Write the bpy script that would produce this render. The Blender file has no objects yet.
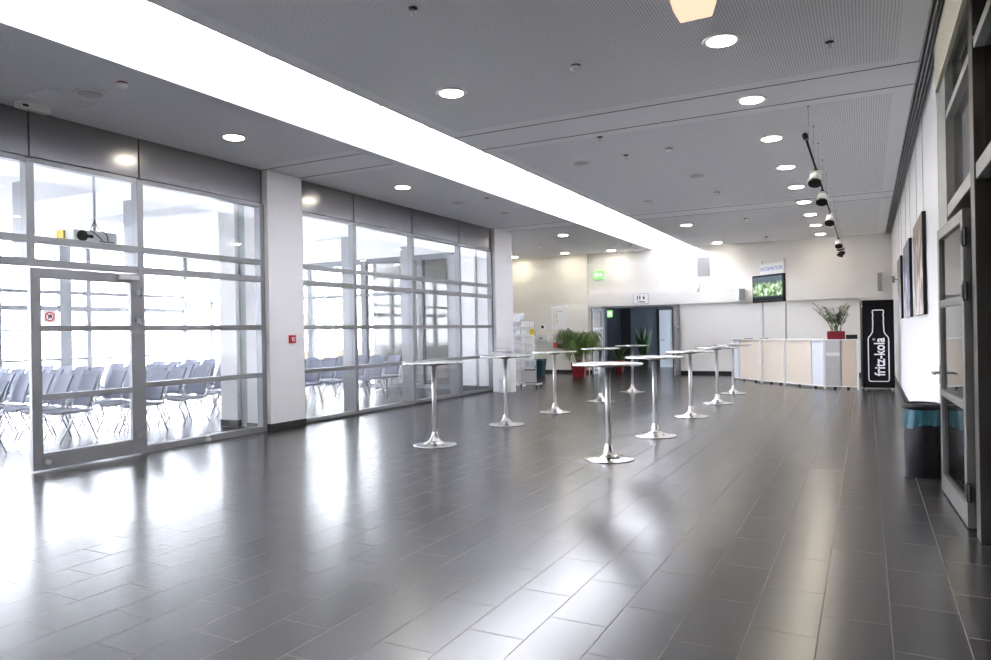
import bpy, bmesh, math, random
from mathutils import Vector, Matrix
random.seed(7)
sc = bpy.context.scene
C = sc.collection
R = math.radians

# ------------------------------------------------------------------ materials
def nt(name):
    m = bpy.data.materials.new(name); m.use_nodes = True
    return m, m.node_tree.nodes, m.node_tree.links
def mat(name, col, rough=.5, metal=0., spec=.5, var=.04, scale=6., coat=0., rvar=.06, bump=0.):
    m, n, l = nt(name); b = n['Principled BSDF']
    b.inputs['Metallic'].default_value = metal
    b.inputs['Specular IOR Level'].default_value = spec
    b.inputs['Coat Weight'].default_value = coat
    tc = n.new('ShaderNodeTexCoord'); no = n.new('ShaderNodeTexNoise')
    no.inputs['Scale'].default_value = scale; no.inputs['Detail'].default_value = 3
    l.new(tc.outputs['Object'], no.inputs['Vector'])
    mx = n.new('ShaderNodeMix'); mx.data_type = 'RGBA'
    mx.inputs[6].default_value = (*[max(0, c*(1-var)) for c in col], 1)
    mx.inputs[7].default_value = (*[min(1, c*(1+var)) for c in col], 1)
    l.new(no.outputs['Fac'], mx.inputs[0]); l.new(mx.outputs[2], b.inputs['Base Color'])
    mr = n.new('ShaderNodeMapRange')
    mr.inputs['To Min'].default_value = max(0, rough-rvar); mr.inputs['To Max'].default_value = min(1, rough+rvar)
    l.new(no.outputs['Fac'], mr.inputs['Value']); l.new(mr.outputs['Result'], b.inputs['Roughness'])
    if bump:
        bp = n.new('ShaderNodeBump'); bp.inputs['Strength'].default_value = bump
        l.new(no.outputs['Fac'], bp.inputs['Height']); l.new(bp.outputs['Normal'], b.inputs['Normal'])
    return m
def emis(name, col, s):
    m, n, l = nt(name); n.remove(n['Principled BSDF'])
    e = n.new('ShaderNodeEmission'); e.inputs[0].default_value = (*col, 1); e.inputs[1].default_value = s
    l.new(e.outputs[0], n['Material Output'].inputs[0]); return m
def glass(name, tint=(.985, .985, .985), ior=1.5, extra=0.):
    m, n, l = nt(name); n.remove(n['Principled BSDF'])
    t = n.new('ShaderNodeBsdfTransparent'); t.inputs[0].default_value = (*tint, 1)
    g = n.new('ShaderNodeBsdfGlossy'); g.inputs['Roughness'].default_value = .01
    ge = n.new('ShaderNodeNewGeometry'); dt = n.new('ShaderNodeVectorMath'); dt.operation = 'DOT_PRODUCT'
    l.new(ge.outputs['Incoming'], dt.inputs[0]); l.new(ge.outputs['Normal'], dt.inputs[1])
    def mth(op, a, b_):
        q = n.new('ShaderNodeMath'); q.operation = op; q.use_clamp = op != 'ABSOLUTE' and op != 'MULTIPLY_ADD'
        for i, v in enumerate((a, b_)):
            if v is None: continue
            if isinstance(v, (int, float)): q.inputs[i].default_value = v
            else: l.new(v, q.inputs[i])
        return q.outputs[0]
    r0 = ((ior-1)/(ior+1))**2
    cs = mth('ABSOLUTE', dt.outputs['Value'], None); om = mth('SUBTRACT', 1., cs); pw = mth('POWER', om, 5.)
    sc_ = mth('MULTIPLY', pw, 1-r0); fac = mth('ADD', sc_, r0+extra)
    mx = n.new('ShaderNodeMixShader'); l.new(fac, mx.inputs[0])
    l.new(t.outputs[0], mx.inputs[1]); l.new(g.outputs[0], mx.inputs[2])
    l.new(mx.outputs[0], n['Material Output'].inputs[0]); return m

def perforated(name, base, hole, pitch=.026, rad=.30):
    m, n, l = nt(name); b = n['Principled BSDF']; b.inputs['Roughness'].default_value = .75
    tc = n.new('ShaderNodeTexCoord'); sp = n.new('ShaderNodeSeparateXYZ'); l.new(tc.outputs['Object'], sp.inputs[0])
    ds = []
    for ax in (0, 1):
        dv = n.new('ShaderNodeMath'); dv.operation = 'DIVIDE'; dv.inputs[1].default_value = pitch; l.new(sp.outputs[ax], dv.inputs[0])
        fr = n.new('ShaderNodeMath'); fr.operation = 'FRACT'; l.new(dv.outputs[0], fr.inputs[0])
        sb = n.new('ShaderNodeMath'); sb.operation = 'SUBTRACT'; sb.inputs[1].default_value = .5; l.new(fr.outputs[0], sb.inputs[0])
        sq = n.new('ShaderNodeMath'); sq.operation = 'MULTIPLY'; l.new(sb.outputs[0], sq.inputs[0]); l.new(sb.outputs[0], sq.inputs[1])
        ds.append(sq)
    a = n.new('ShaderNodeMath'); a.operation = 'ADD'; l.new(ds[0].outputs[0], a.inputs[0]); l.new(ds[1].outputs[0], a.inputs[1])
    lt = n.new('ShaderNodeMath'); lt.operation = 'LESS_THAN'; lt.inputs[1].default_value = rad*rad; l.new(a.outputs[0], lt.inputs[0])
    mx = n.new('ShaderNodeMix'); mx.data_type = 'RGBA'; mx.inputs[6].default_value = (*base, 1); mx.inputs[7].default_value = (*hole, 1)
    l.new(lt.outputs[0], mx.inputs[0]); l.new(mx.outputs[2], b.inputs['Base Color']); return m

def tiles(name, c1, c2, mortar, rough):
    m, n, l = nt(name); b = n['Principled BSDF']
    tc = n.new('ShaderNodeTexCoord'); sp = n.new('ShaderNodeSeparateXYZ'); cb = n.new('ShaderNodeCombineXYZ')
    l.new(tc.outputs['Object'], sp.inputs[0])
    ay = n.new('ShaderNodeMath'); ay.inputs[1].default_value = 40*.62-4.03-.31+.31; l.new(sp.outputs[1], ay.inputs[0])
    ax = n.new('ShaderNodeMath'); ax.inputs[1].default_value = 120*.3156-.083; l.new(sp.outputs[0], ax.inputs[0])
    l.new(ay.outputs[0], cb.inputs[0]); l.new(ax.outputs[0], cb.inputs[1])
    br = n.new('ShaderNodeTexBrick'); br.offset = .5; br.offset_frequency = 2
    br.inputs['Scale'].default_value = 1; br.inputs['Mortar Size'].default_value = .0024; br.inputs['Mortar Smooth'].default_value = .1
    br.inputs['Brick Width'].default_value = .62; br.inputs['Row Height'].default_value = .3156; br.inputs['Bias'].default_value = 0
    br.inputs['Color1'].default_value = (*c1, 1); br.inputs['Color2'].default_value = (*c2, 1); br.inputs['Mortar'].default_value = (*mortar, 1)
    l.new(cb.outputs[0], br.inputs['Vector'])
    no = n.new('ShaderNodeTexNoise'); no.inputs['Scale'].default_value = 2.3; no.inputs['Detail'].default_value = 6; no.inputs['Roughness'].default_value = .65
    l.new(tc.outputs['Object'], no.inputs['Vector'])
    no2 = n.new('ShaderNodeTexNoise'); no2.inputs['Scale'].default_value = 14; no2.inputs['Detail'].default_value = 5
    l.new(tc.outputs['Object'], no2.inputs['Vector'])
    mr0 = n.new('ShaderNodeMapRange'); mr0.inputs['To Min'].default_value = .88; mr0.inputs['To Max'].default_value = 1.14
    l.new(no2.outputs['Fac'], mr0.inputs['Value'])
    mu = n.new('ShaderNodeMix'); mu.data_type = 'RGBA'; mu.blend_type = 'MULTIPLY'; mu.inputs[0].default_value = 1
    l.new(br.outputs['Color'], mu.inputs[6]); l.new(mr0.outputs[0], mu.inputs[7]); l.new(mu.outputs[2], b.inputs['Base Color'])
    mr = n.new('ShaderNodeMapRange'); mr.inputs['From Min'].default_value = .3; mr.inputs['From Max'].default_value = .7
    mr.inputs['To Min'].default_value = rough-.015; mr.inputs['To Max'].default_value = rough+.015
    l.new(no.outputs['Fac'], mr.inputs['Value'])
    ad = n.new('ShaderNodeMath'); ad.operation = 'MULTIPLY_ADD'; ad.inputs[1].default_value = .4
    l.new(br.outputs['Fac'], ad.inputs[0]); l.new(mr.outputs[0], ad.inputs[2]); l.new(ad.outputs[0], b.inputs['Roughness'])
    bp = n.new('ShaderNodeBump'); bp.inputs['Strength'].default_value = .5; bp.inputs['Distance'].default_value = .002
    iv = n.new('ShaderNodeMath'); iv.operation = 'SUBTRACT'; iv.inputs[0].default_value = 1; l.new(br.outputs['Fac'], iv.inputs[1])
    l.new(iv.outputs[0], bp.inputs['Height']); l.new(bp.outputs['Normal'], b.inputs['Normal'])
    b.inputs['Specular IOR Level'].default_value = .85
    return m

M = dict(
    floor=tiles('slate_tiles', (.024, .023, .025), (.038, .035, .034), (.10, .09, .08), .25),
    room_floor=tiles('grey_tiles', (.09, .092, .10), (.12, .12, .13), (.2, .2, .2), .2),
    wall=mat('white_wall', (.76, .75, .735), .7, spec=.3, var=.015, scale=1.5),
    cool_wall=mat('white_column', (.76, .755, .765), .65, spec=.3, var=.015, scale=1.5),
    warm_wall=mat('cream_wall', (.78, .765, .70), .7, spec=.3, var=.02, scale=1.2),
    ceil=mat('ceiling_plaster', (.86, .855, .875), .8, spec=.2, var=.015, scale=1),
    perf=perforated('perforated_ceiling', (.88, .875, .895), (.5, .5, .53)),
    joint=mat('dark_joint', (.06, .06, .065), .7),
    black=mat('black_skirting', (.018, .018, .022), .35),
    frame=mat('grey_frame', (.27, .275, .29), .38, metal=.35, var=.03),
    dframe=mat('bronze_frame', (.055, .052, .045), .35, metal=.3),
    lframe=mat('pale_frame', (.34, .34, .33), .4, metal=.3),
    fframe=mat('facade_frame', (.20, .21, .23), .5),
    header=mat('header_panel', (.20, .20, .215), .2, metal=.3, rvar=.01, var=.02, scale=2.),
    rleaf=mat('dull_grey_leaf', (.16, .158, .15), .35, metal=.3),
    glass=glass('clear_glass'),
    roof_glass=glass('dimmed_roof_glass', (.80, .80, .81)),  # smooth clerestory panes, tint added to cut the light from the roof slot
    dim_glass=glass('light_reducing_glass', (.64, .65, .66)),  # invented tint, holds back daylight so the chair room is less blown out
    dglass=glass('dark_glass', (.45, .47, .47), 1.6, .05),
    chrome=mat('chrome', (.66, .66, .67), .17, metal=1, rvar=.03),
    pole=mat('satin_pole', (.74, .74, .75), .34, metal=.85),
    steel=mat('brushed_steel', (.6, .6, .6), .3, metal=1),
    tabletop=mat('table_laminate', (.38, .375, .37), .22, spec=.5),
    white=mat('white_plastic', (.82, .82, .82), .4),
    offwhite=mat('grey_white_plastic', (.62, .63, .64), .45),
    grey=mat('mid_grey', (.32, .33, .35), .5),
    dark=mat('dark_plastic', (.014, .014, .017), .45, spec=.3),
    matteblack=mat('bin_black', (.004, .005, .008), .4, spec=.3),
    fridge=mat('fridge_black', (.0035, .0035, .006), .5, spec=.2),
    teal=mat('teal_bag', (.010, .075, .105), .3, var=.35, scale=25, bump=.6),
    teal_bin=mat('teal_bin', (.006, .04, .065), .4),
    red=mat('red_plastic', (.6, .012, .015), .35),
    sock=mat('detector_socket', (.22, .05, .05), .4),
    redpot=mat('red_pot', (.17, .005, .010), .3),
    chair=mat('chair_fabric', (.25, .27, .34), .75, var=.08, scale=30),
    chair_edge=mat('chair_seat_fabric', (.29, .31, .37), .7, var=.06, scale=30),
    maple=mat('maple_veneer', (.64, .57, .49), .4, var=.04, scale=3),
    maple2=mat('maple_veneer_dark', (.56, .47, .38), .4, var=.04, scale=3),
    counter=mat('counter_top', (.8, .79, .77), .3),
    blueglass=mat('frosted_panel', (.68, .71, .79), .2, spec=.6),
    alu=mat('aluminium', (.62, .62, .63), .3, metal=.8),
    leaf=mat('leaf_green', (.05, .12, .02), .45, var=.5, scale=14),
    leaf2=mat('leaf_light', (.14, .22, .045), .45, var=.4, scale=14),
    darkleaf=mat('leaf_dark', (.02, .06, .02), .5, var=.4, scale=14),
    bark=mat('bark', (.22, .14, .08), .8),
    beige=mat('beige_board', (.62, .58, .44), .5, var=.05),
    peach=emis('peach_shade', (1., .70, .50), .17),
    paper=mat('paper', (.84, .84, .85), .6, var=.03),
    paperblue=mat('paper_blue', (.55, .62, .75), .6), paperyellow=mat('paper_yellow', (.85, .65, .05), .6),
    screen=None,
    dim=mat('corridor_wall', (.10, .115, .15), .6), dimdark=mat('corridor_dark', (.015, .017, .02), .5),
    room=mat('room_white', (.85, .85, .85), .7), curtain=mat('grey_curtain', (.38, .42, .42), .75, var=.1),
    outside=mat('paving_outside', (.55, .55, .54), .8), facade=mat('outside_facade', (.75, .76, .78), .7),
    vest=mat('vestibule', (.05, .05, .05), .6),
    lamp=emis('downlight_glow', (1., .90, .72), 13), unlit=mat('unlit_lens', (.5, .5, .5), .4),
    exit=None, vent=mat('vent_alu', (.42, .42, .43), .5), slot=mat('vent_gap', (.015, .015, .017), .6),
    bluetext=mat('blue_lettering', (.18, .2, .55), .5), whitetext=mat('white_print', (.88, .88, .9), .5),
    blacktext=mat('black_print', (.03, .03, .03), .5), redtext=mat('red_print', (.75, .05, .05), .5),
)
def screen_mat():
    m, n, l = nt('screen_picture'); n.remove(n['Principled BSDF'])
    tc = n.new('ShaderNodeTexCoord'); no = n.new('ShaderNodeTexNoise'); no.inputs['Scale'].default_value = 9; no.inputs['Detail'].default_value = 6
    l.new(tc.outputs['Object'], no.inputs['Vector'])
    cr = n.new('ShaderNodeValToRGB'); e = cr.color_ramp.elements
    e[0].position = .38; e[0].color = (.01, .03, .02, 1); e[1].position = .66; e[1].color = (.75, .85, .8, 1)
    x = cr.color_ramp.elements.new(.52); x.color = (.28, .42, .2, 1)
    l.new(no.outputs['Fac'], cr.inputs[0])
    sp = n.new('ShaderNodeSeparateXYZ'); l.new(tc.outputs['Object'], sp.inputs[0])
    c2 = n.new('ShaderNodeValToRGB'); e = c2.color_ramp.elements; c2.color_ramp.interpolation = 'LINEAR'
    e[0].position = .0; e[0].color = (.01, .015, .02, 1); e[1].position = .95; e[1].color = (.09, .12, .15, 1)
    mr = n.new('ShaderNodeMapRange'); mr.inputs['From Min'].default_value = -.3; mr.inputs['From Max'].default_value = .3
    l.new(sp.outputs[2], mr.inputs['Value']); l.new(mr.outputs[0], c2.inputs[0])
    mk = n.new('ShaderNodeValToRGB'); e = mk.color_ramp.elements
    e[0].position = .12; e[0].color = (0, 0, 0, 1); e[1].position = .22; e[1].color = (1, 1, 1, 1)
    a = mk.color_ramp.elements.new(.62); a.color = (1, 1, 1, 1); bq = mk.color_ramp.elements.new(.82); bq.color = (0, 0, 0, 1)
    l.new(mr.outputs[0], mk.inputs[0])
    mx = n.new('ShaderNodeMix'); mx.data_type = 'RGBA'
    l.new(mk.outputs[0], mx.inputs[0]); l.new(c2.outputs[0], mx.inputs[6]); l.new(cr.outputs[0], mx.inputs[7])
    em = n.new('ShaderNodeEmission'); em.inputs[1].default_value = .26; l.new(mx.outputs[2], em.inputs[0])
    gl = n.new('ShaderNodeBsdfGlossy'); gl.inputs['Roughness'].default_value = .08
    fr = n.new('ShaderNodeFresnel'); ms = n.new('ShaderNodeMixShader')
    l.new(fr.outputs[0], ms.inputs[0]); l.new(em.outputs[0], ms.inputs[1]); l.new(gl.outputs[0], ms.inputs[2])
    l.new(ms.outputs[0], n['Material Output'].inputs[0]); return m
M['screen'] = screen_mat()
M['exit'] = emis('exit_sign_green', (.30, .85, .25), .22)
M['exitwhite'] = emis('exit_sign_white', (.85, 1, .85), .28)

def art_mat(name, a, b_, c):
    m, n, l = nt(name); b = n['Principled BSDF']; b.inputs['Roughness'].default_value = .5
    tc = n.new('ShaderNodeTexCoord'); no = n.new('ShaderNodeTexNoise'); no.inputs['Scale'].default_value = 3; no.inputs['Detail'].default_value = 7
    l.new(tc.outputs['Object'], no.inputs['Vector'])
    sp = n.new('ShaderNodeSeparateXYZ'); l.new(tc.outputs['Object'], sp.inputs[0])
    mr = n.new('ShaderNodeMapRange'); mr.inputs['From Min'].default_value = 1.6; mr.inputs['From Max'].default_value = 2.9
    mr.inputs['To Min'].default_value = .16; mr.inputs['To Max'].default_value = -.12; l.new(sp.outputs[2], mr.inputs['Value'])
    ad = n.new('ShaderNodeMath'); l.new(no.outputs['Fac'], ad.inputs[0]); l.new(mr.outputs[0], ad.inputs[1])
    cr = n.new('ShaderNodeValToRGB'); e = cr.color_ramp.elements
    e[0].position = .42; e[0].color = (*a, 1); e[1].position = .68; e[1].color = (*c, 1)
    x = e.new(.54); x.color = (*b_, 1)
    l.new(ad.outputs[0], cr.inputs[0]); l.new(cr.outputs[0], b.inputs['Base Color']); return m

# ------------------------------------------------------------------ mesh helpers
class MB:
    def __init__(s): s.bm = bmesh.new(); s.mats = []
    def mi(s, m):
        if m is None: return 0
        if m not in s.mats: s.mats.append(m)
        return s.mats.index(m)
    def box(s, x0, x1, y0, y1, z0, z1, m=None, T=None):
        i = s.mi(m); v = []
        for z in (z0, z1):
            for x, y in ((x0, y0), (x1, y0), (x1, y1), (x0, y1)):
                p = Vector((x, y, z)); v.append(s.bm.verts.new(T @ p if T else p))
        for q in ((3, 2, 1, 0), (4, 5, 6, 7), (0, 1, 5, 4), (1, 2, 6, 5), (2, 3, 7, 6), (3, 0, 4, 7)):
            f = s.bm.faces.new([v[k] for k in q]); f.material_index = i
        return s
    def ring(s, c, r, ax, n):
        ax = Vector(ax).normalized(); a = ax.orthogonal().normalized(); b = ax.cross(a)
        return [s.bm.verts.new(Vector(c)+a*r*math.cos(2*math.pi*k/n)+b*r*math.sin(2*math.pi*k/n)) for k in range(n)]
    def cyl(s, p0, p1, r0, r1=None, n=16, m=None, caps=True):
        r1 = r0 if r1 is None else r1; i = s.mi(m); ax = Vector(p1)-Vector(p0)
        A = s.ring(p0, r0, ax, n); B = s.ring(p1, r1, ax, n)
        for k in range(n):
            f = s.bm.faces.new((A[k], A[(k+1) % n], B[(k+1) % n], B[k])); f.material_index = i; f.smooth = True
        if caps:
            for q in (A[::-1], B): f = s.bm.faces.new(q); f.material_index = i
        return s
    def lathe(s, prof, c=(0, 0), n=32, m=None, caps=True):
        i = s.mi(m); rs = []
        for r, z in prof:
            rs.append([s.bm.verts.new((c[0]+r*math.cos(2*math.pi*k/n), c[1]+r*math.sin(2*math.pi*k/n), z)) for k in range(n)])
        for A, B in zip(rs, rs[1:]):
            for k in range(n):
                f = s.bm.faces.new((A[k], A[(k+1) % n], B[(k+1) % n], B[k])); f.material_index = i; f.smooth = True
        if caps:
            for q in (rs[0][::-1], rs[-1]):
                f = s.bm.faces.new(q); f.material_index = i
        return s
    def tube(s, pts, r, n=8, m=None):
        i = s.mi(m); P = [Vector(p) for p in pts]; rings = []; a = None
        for k, p in enumerate(P):
            t = (P[min(k+1, len(P)-1)]-P[max(k-1, 0)]).normalized()
            if a is None: a = t.orthogonal().normalized()
            a = (a-t*a.dot(t)).normalized(); b = t.cross(a)
            rr = r[k] if isinstance(r, (list, tuple)) else r
            rings.append([s.bm.verts.new(p+a*rr*math.cos(2*math.pi*j/n)+b*rr*math.sin(2*math.pi*j/n)) for j in range(n)])
        for A, B in zip(rings, rings[1:]):
            for k in range(n):
                f = s.bm.faces.new((A[k], A[(k+1) % n], B[(k+1) % n], B[k])); f.material_index = i; f.smooth = True
        for q in (rings[0][::-1], rings[-1]): f = s.bm.faces.new(q); f.material_index = i
        return s
    def poly(s, pts, m=None):
        f = s.bm.faces.new([s.bm.verts.new(p) for p in pts]); f.material_index = s.mi(m); return s
    def prism(s, poly, y0, y1, m=None):            # poly in (x,z), extruded along y
        i = s.mi(m); A = [s.bm.verts.new((x, y0, z)) for x, z in poly]; B = [s.bm.verts.new((x, y1, z)) for x, z in poly]; n = len(poly)
        for k in range(n):
            f = s.bm.faces.new((A[k], A[(k+1) % n], B[(k+1) % n], B[k])); f.material_index = i
        for q in (A[::-1], B): f = s.bm.faces.new(q); f.material_index = i
        return s
    def build(s, name, m=None, parent=None, bevel=0, loc=None, rotz=0, mods=None):
        bmesh.ops.recalc_face_normals(s.bm, faces=s.bm.faces)
        me = bpy.data.meshes.new(name); s.bm.to_mesh(me); s.bm.free()
        if s.mats:
            for x in s.mats: me.materials.append(x)
        else: me.materials.append(m)
        o = bpy.data.objects.new(name, me); C.objects.link(o)
        if loc is not None: o.location = loc
        o.rotation_euler.z = rotz
        if parent: o.parent = parent
        if bevel:
            b = o.modifiers.new('b', 'BEVEL'); b.width = bevel; b.segments = 2; b.limit_method = 'ANGLE'
        return o
def empty(name, loc=(0, 0, 0), rotz=0):
    o = bpy.data.objects.new(name, None); C.objects.link(o); o.location = loc; o.rotation_euler.z = rotz; o.empty_display_size = .1
    return o
def tag(o, label=None, cat=None, group=None, kind=None):
    if label: o['label'] = label
    if cat: o['category'] = cat
    if group: o['group'] = group
    if kind: o['kind'] = kind
    return o
def struct(o): o['kind'] = 'structure'; return o
def bx(*a): return MB().box(*a)
def copy_tree(o, parent=None):
    c = o.copy(); C.objects.link(c)
    if parent: c.parent = parent
    for ch in list(o.children): copy_tree(ch, c)
    return c
def text(name, s, size, m, parent, loc, rot, depth=.002, xs=1., bold=0.):
    cu = bpy.data.curves.new(name, 'FONT'); cu.body = s; cu.size = size; cu.extrude = depth; cu.align_x = 'CENTER'; cu.align_y = 'CENTER'
    cu.offset = bold
    tmp = bpy.data.objects.new(name+'_tmp', cu); C.objects.link(tmp)
    bpy.context.view_layer.update()
    me = bpy.data.meshes.new_from_object(tmp.evaluated_get(bpy.context.evaluated_depsgraph_get()))
    bpy.data.objects.remove(tmp); me.materials.clear(); me.materials.append(m)
    o = bpy.data.objects.new(name, me); C.objects.link(o)
    o.parent = parent; o.location = loc; o.rotation_euler = rot; o.scale = (xs, 1, 1); return o

# ------------------------------------------------------------------ dimensions (metres; x right, y along the hall, z up)
XL, XR, YB, ZC = -8.40, .66, 23.0, 4.09      # glass wall, right wall, end wall, ceiling
YN = -7.0                                     # near end of the hall, behind the viewpoint
COLS = [(.55, 1.2), (8.18, 8.94), (15.82, 16.8)]
STRIPS = [(.55, 1.2), (8.17, 8.85), (15.82, 16.5)]
XF, XS = -6.21, -4.87                         # roof light: parapet side and ceiling side

# ------------------------------------------------------------------ floor
struct(bx(XL-.12, XR+.1, YN, YB+.15, -.2, 0).box(-12.3, XL-.12, 16.1, YB+.15, -.2, 0).build('floor', M['floor']))
struct(bx(-20.1, XL-.12, -3, 16.1, -.2, -.004).build('floor', M['room_floor']))
struct(bx(-9.2, -5.2, YB+.15, 27.35, -.2, 0).build('floor', M['floor']))
struct(bx(XR+.1, 4.2, -7, 8.6, -.2, 0).build('floor', M['vest']))

# ------------------------------------------------------------------ ceiling
cb = MB()
def ceil_block(x0, x1, y0, y1, perf_rects):
    xs = sorted({x0, x1, *[v for r in perf_rects for v in r[:2]]}); ys = sorted({y0, y1, *[v for r in perf_rects for v in r[2:]]})
    for a, b in zip(xs, xs[1:]):
        for c, d in zip(ys, ys[1:]):
            cx, cy = (a+b)/2, (c+d)/2
            p = any(r[0] < cx < r[1] and r[2] < cy < r[3] for r in perf_rects)
            i = cb.mi(M['perf'] if p else M['ceil'])
            f = cb.bm.faces.new([cb.bm.verts.new((x, y, ZC)) for x, y in ((a, c), (a, d), (b, d), (b, c))]); f.material_index = i
    cb.box(x0, x1, y0, y1, ZC+.001, ZC+.24, M['ceil'])
prm, prl = [], []
for c, d in ((YN+.2, .3), (1.45, 7.95), (9.1, 15.6), (16.7, 22.6)):
    prm.append((XS+.2, .30, c, d)); prl.append((XL+.02, XF-.14, c, d))
ceil_block(XS, .50, YN, YB, prm)
ceil_block(XL-.1, XF, YN, 16.5, prl[:3])
cb.mi(M['ceil'])
ceil_block(-12.3, XF, 16.5, YB, [(-11.9, XF-.2, 16.7, 22.6)])
cb.build('ceiling')['kind'] = 'structure'
jb = MB()
for c0, c1 in STRIPS:
    for y in (c0-.02, c1+.04):
        jb.box(XS+.02, .5, y-.006, y+.006, ZC-.004, ZC+.0005); jb.box(XL, XF-.02, y-.006, y+.006, ZC-.004, ZC+.0005)
struct(jb.build('trim_1', M['joint']))

# roof light: parapet, clerestory posts, opaque top added to block the sky, end faces
struct(bx(XF-.16, XF+.012, YN, YB, ZC-.006, 4.43).build('wall_parapet', M['cool_wall']))
struct(bx(XS, XS+.15, YN, YB, ZC+.24, 5.3).build('wall_skylight', M['cool_wall']))
struct(bx(XF-.16, XS+.15, YB, YB+.15, 4.3, 5.3).box(XF-.16, XS+.15, YN-.15, YN, ZC, 5.3).build('wall_skylight', M['cool_wall']))
wr = empty('window_5', (XF-.08, 8, 4.43)); struct(wr)
fb = MB()
y = YN+.1
posts = [4.62, 6.25, 7.66, 8.41, 9.75, 11.6, 13.47, 14.94, 16.6, 18.5, 20.4, 22.3, 2.8, 1., -1, -3, -5]
for y in posts: fb.box(-.05, .05, y-8-.045, y-8+.045, 0, .85)
fb.box(-.06, .06, YN-8, YB-8, 0, .05).box(-.06, .06, YN-8, YB-8, .8, .87)
fb.build('frame', M['white'], wr)
bx(-.01, .01, YN-8, YB-8, .05, .8).build('glazing', M['roof_glass'], wr)
bx(-.06, 1.5, YN-8, YB-8, .872, .885).build('sky_block_panel', M['white'], wr)  # unseen opaque top, put in to keep direct sky off the parapet
sb = MB()
for y in range(-6, 23, 2): sb.box(.07, 1.33, y-8-.04, y-8+.04, .78, .87)
sb.build('rafter', M['white'], wr)

# ------------------------------------------------------------------ walls
struct(bx(XR, XR+.2, 8.42, YB, 0, ZC+.1).build('wall_right', M['cool_wall']))
struct(bx(XR-.012, XR, 8.45, YB, 0, .1).build('baseboard_right', M['black']))
wb = MB()
DL, DR, DH = -7.97, -5.33, 2.27
wb.box(-8.42, DL, YB, YB+.15, 0, 4.3).box(DR, XR+.2, YB, YB+.15, 0, 4.3).box(DL, DR, YB, YB+.15, DH, 4.3)
struct(wb.build('wall_back', M['wall']))
struct(bx(-12.3, -8.42, YB-.12, YB+.15, 0, ZC+.1).build('wall_back', M['warm_wall']))
struct(bx(-8.42, XR, YB-.1, YB, DH+.0, 2.72).build('wall_beam', M['wall']))
struct(bx(-12.3, -8.42, YB-.135, YB-.12, 0, .12).box(-8.42, DL, YB-.015, YB, 0, .12).box(DR, XR-.013, YB-.015, YB, 0, .12).build('baseboard_back', M['black']))
struct(bx(-12.45, -12.3, 16.26, YB+.15, 0, ZC+.1).build('wall_left', M['wall']))
struct(bx(-12.3, XL-.9, 16.1, 16.25, 0, .1).build('wall_partition', M['wall']))
# near end behind the viewpoint
struct(bx(XL-.1, XR+.2, YN-.15, YN, 0, ZC+.3).build('wall_front', M['wall']))
struct(bx(XL-.25, XL-.05, YN, -3.15, 0, ZC+.1).build('wall_left', M['wall']))
# columns with black plinth
for i, (c0, c1) in enumerate(COLS):
    o = struct(bx(-8.78, -8.27, c0, c1, 0, ZC).build('wall_column', M['cool_wall']))
    struct(bx(-8.79, -8.255, c0-.012, c1+.012, 0, .11).build('baseboard_column', M['black']))

# ------------------------------------------------------------------ glass walls on the left
def glass_bay(name, y0, y1, muls, door=(), fin=True):
    root = struct(empty(name, (XL, y0, 0)))
    L = lambda y: y-y0
    W = .09
    fr = MB()
    ys = [y0+.045]+muls+[y1-.045]
    for k, y in enumerate(ys): fr.box(-.06, .06, L(y)-.045, L(y)+.045, 2.33 if y == 4.66 else 0, 3.55)
    segs = list(zip(ys, ys[1:]))
    for k, (a, b) in enumerate(segs):
        A, B = L(a)+.045, L(b)-.045
        hs = [(3.50, 3.56), (2.60, 2.68), (2.33, 2.42)]
        if k not in door: hs += [(1.585, 1.66), (.845, .915), (0, .085)]
        for z0, z1 in hs: fr.box(-.055, .055, A, B, z0, z1)
    fr.build('frame', M['frame'], root, bevel=.004)
    g = MB()
    for k, (a, b) in enumerate(segs):
        A, B = L(a)+.045, L(b)-.045
        zs = [(2.68, 3.50), (2.42, 2.60)]
        if k not in door: zs += [(1.66, 2.33), (.915, 1.585), (.085, .845)]
        for z0, z1 in zs: g.box(-.006, .006, A, B, z0, z1)
    g.build('glazing', M['glass'], root)
    for k, (a, b) in enumerate(segs):
        o = bx(-.04, .045, L(a)+.012, L(b)-.012, 3.575, ZC).build('header_panel', M['header'], root)
    hb = MB(); hb.box(-.05, .02, 0, L(y1), 3.56, ZC).build('header_backing', M['joint'], root)
    if fin:
        for y in muls: bx(-.24, -.062, L(y)-.03, L(y)+.03, 0, 3.3).build('fin', M['frame'], root)
    bx(.056, .07, 0, L(y1), 0, .03).build('dark_gap_strip', M['joint'], root) if not door else None  # dark strip painting in the shaded gap under the bottom rail
    return root
# bay 1: open doorway up to y 4.63, then the door leaf, then a fixed light
w1 = glass_bay('window_1', 1.2, 8.17, [3.35, 4.66, 6.03], door=(1, 2), fin=False)
# remove nothing: opening between 3.35 and 4.66 is handled below by leaving that light out
w2 = glass_bay('window_2', 8.94, 15.82, [10.39, 12.28, 14.20])
w0 = glass_bay('window_7', -3.0, .55, [-1.2], fin=False)
for y in (4.66, 6.03): bx(-.24, -.062, y-1.2-.03, y-1.2+.03, 2.42, 3.3).build('fin', M['frame'], w1)

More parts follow.
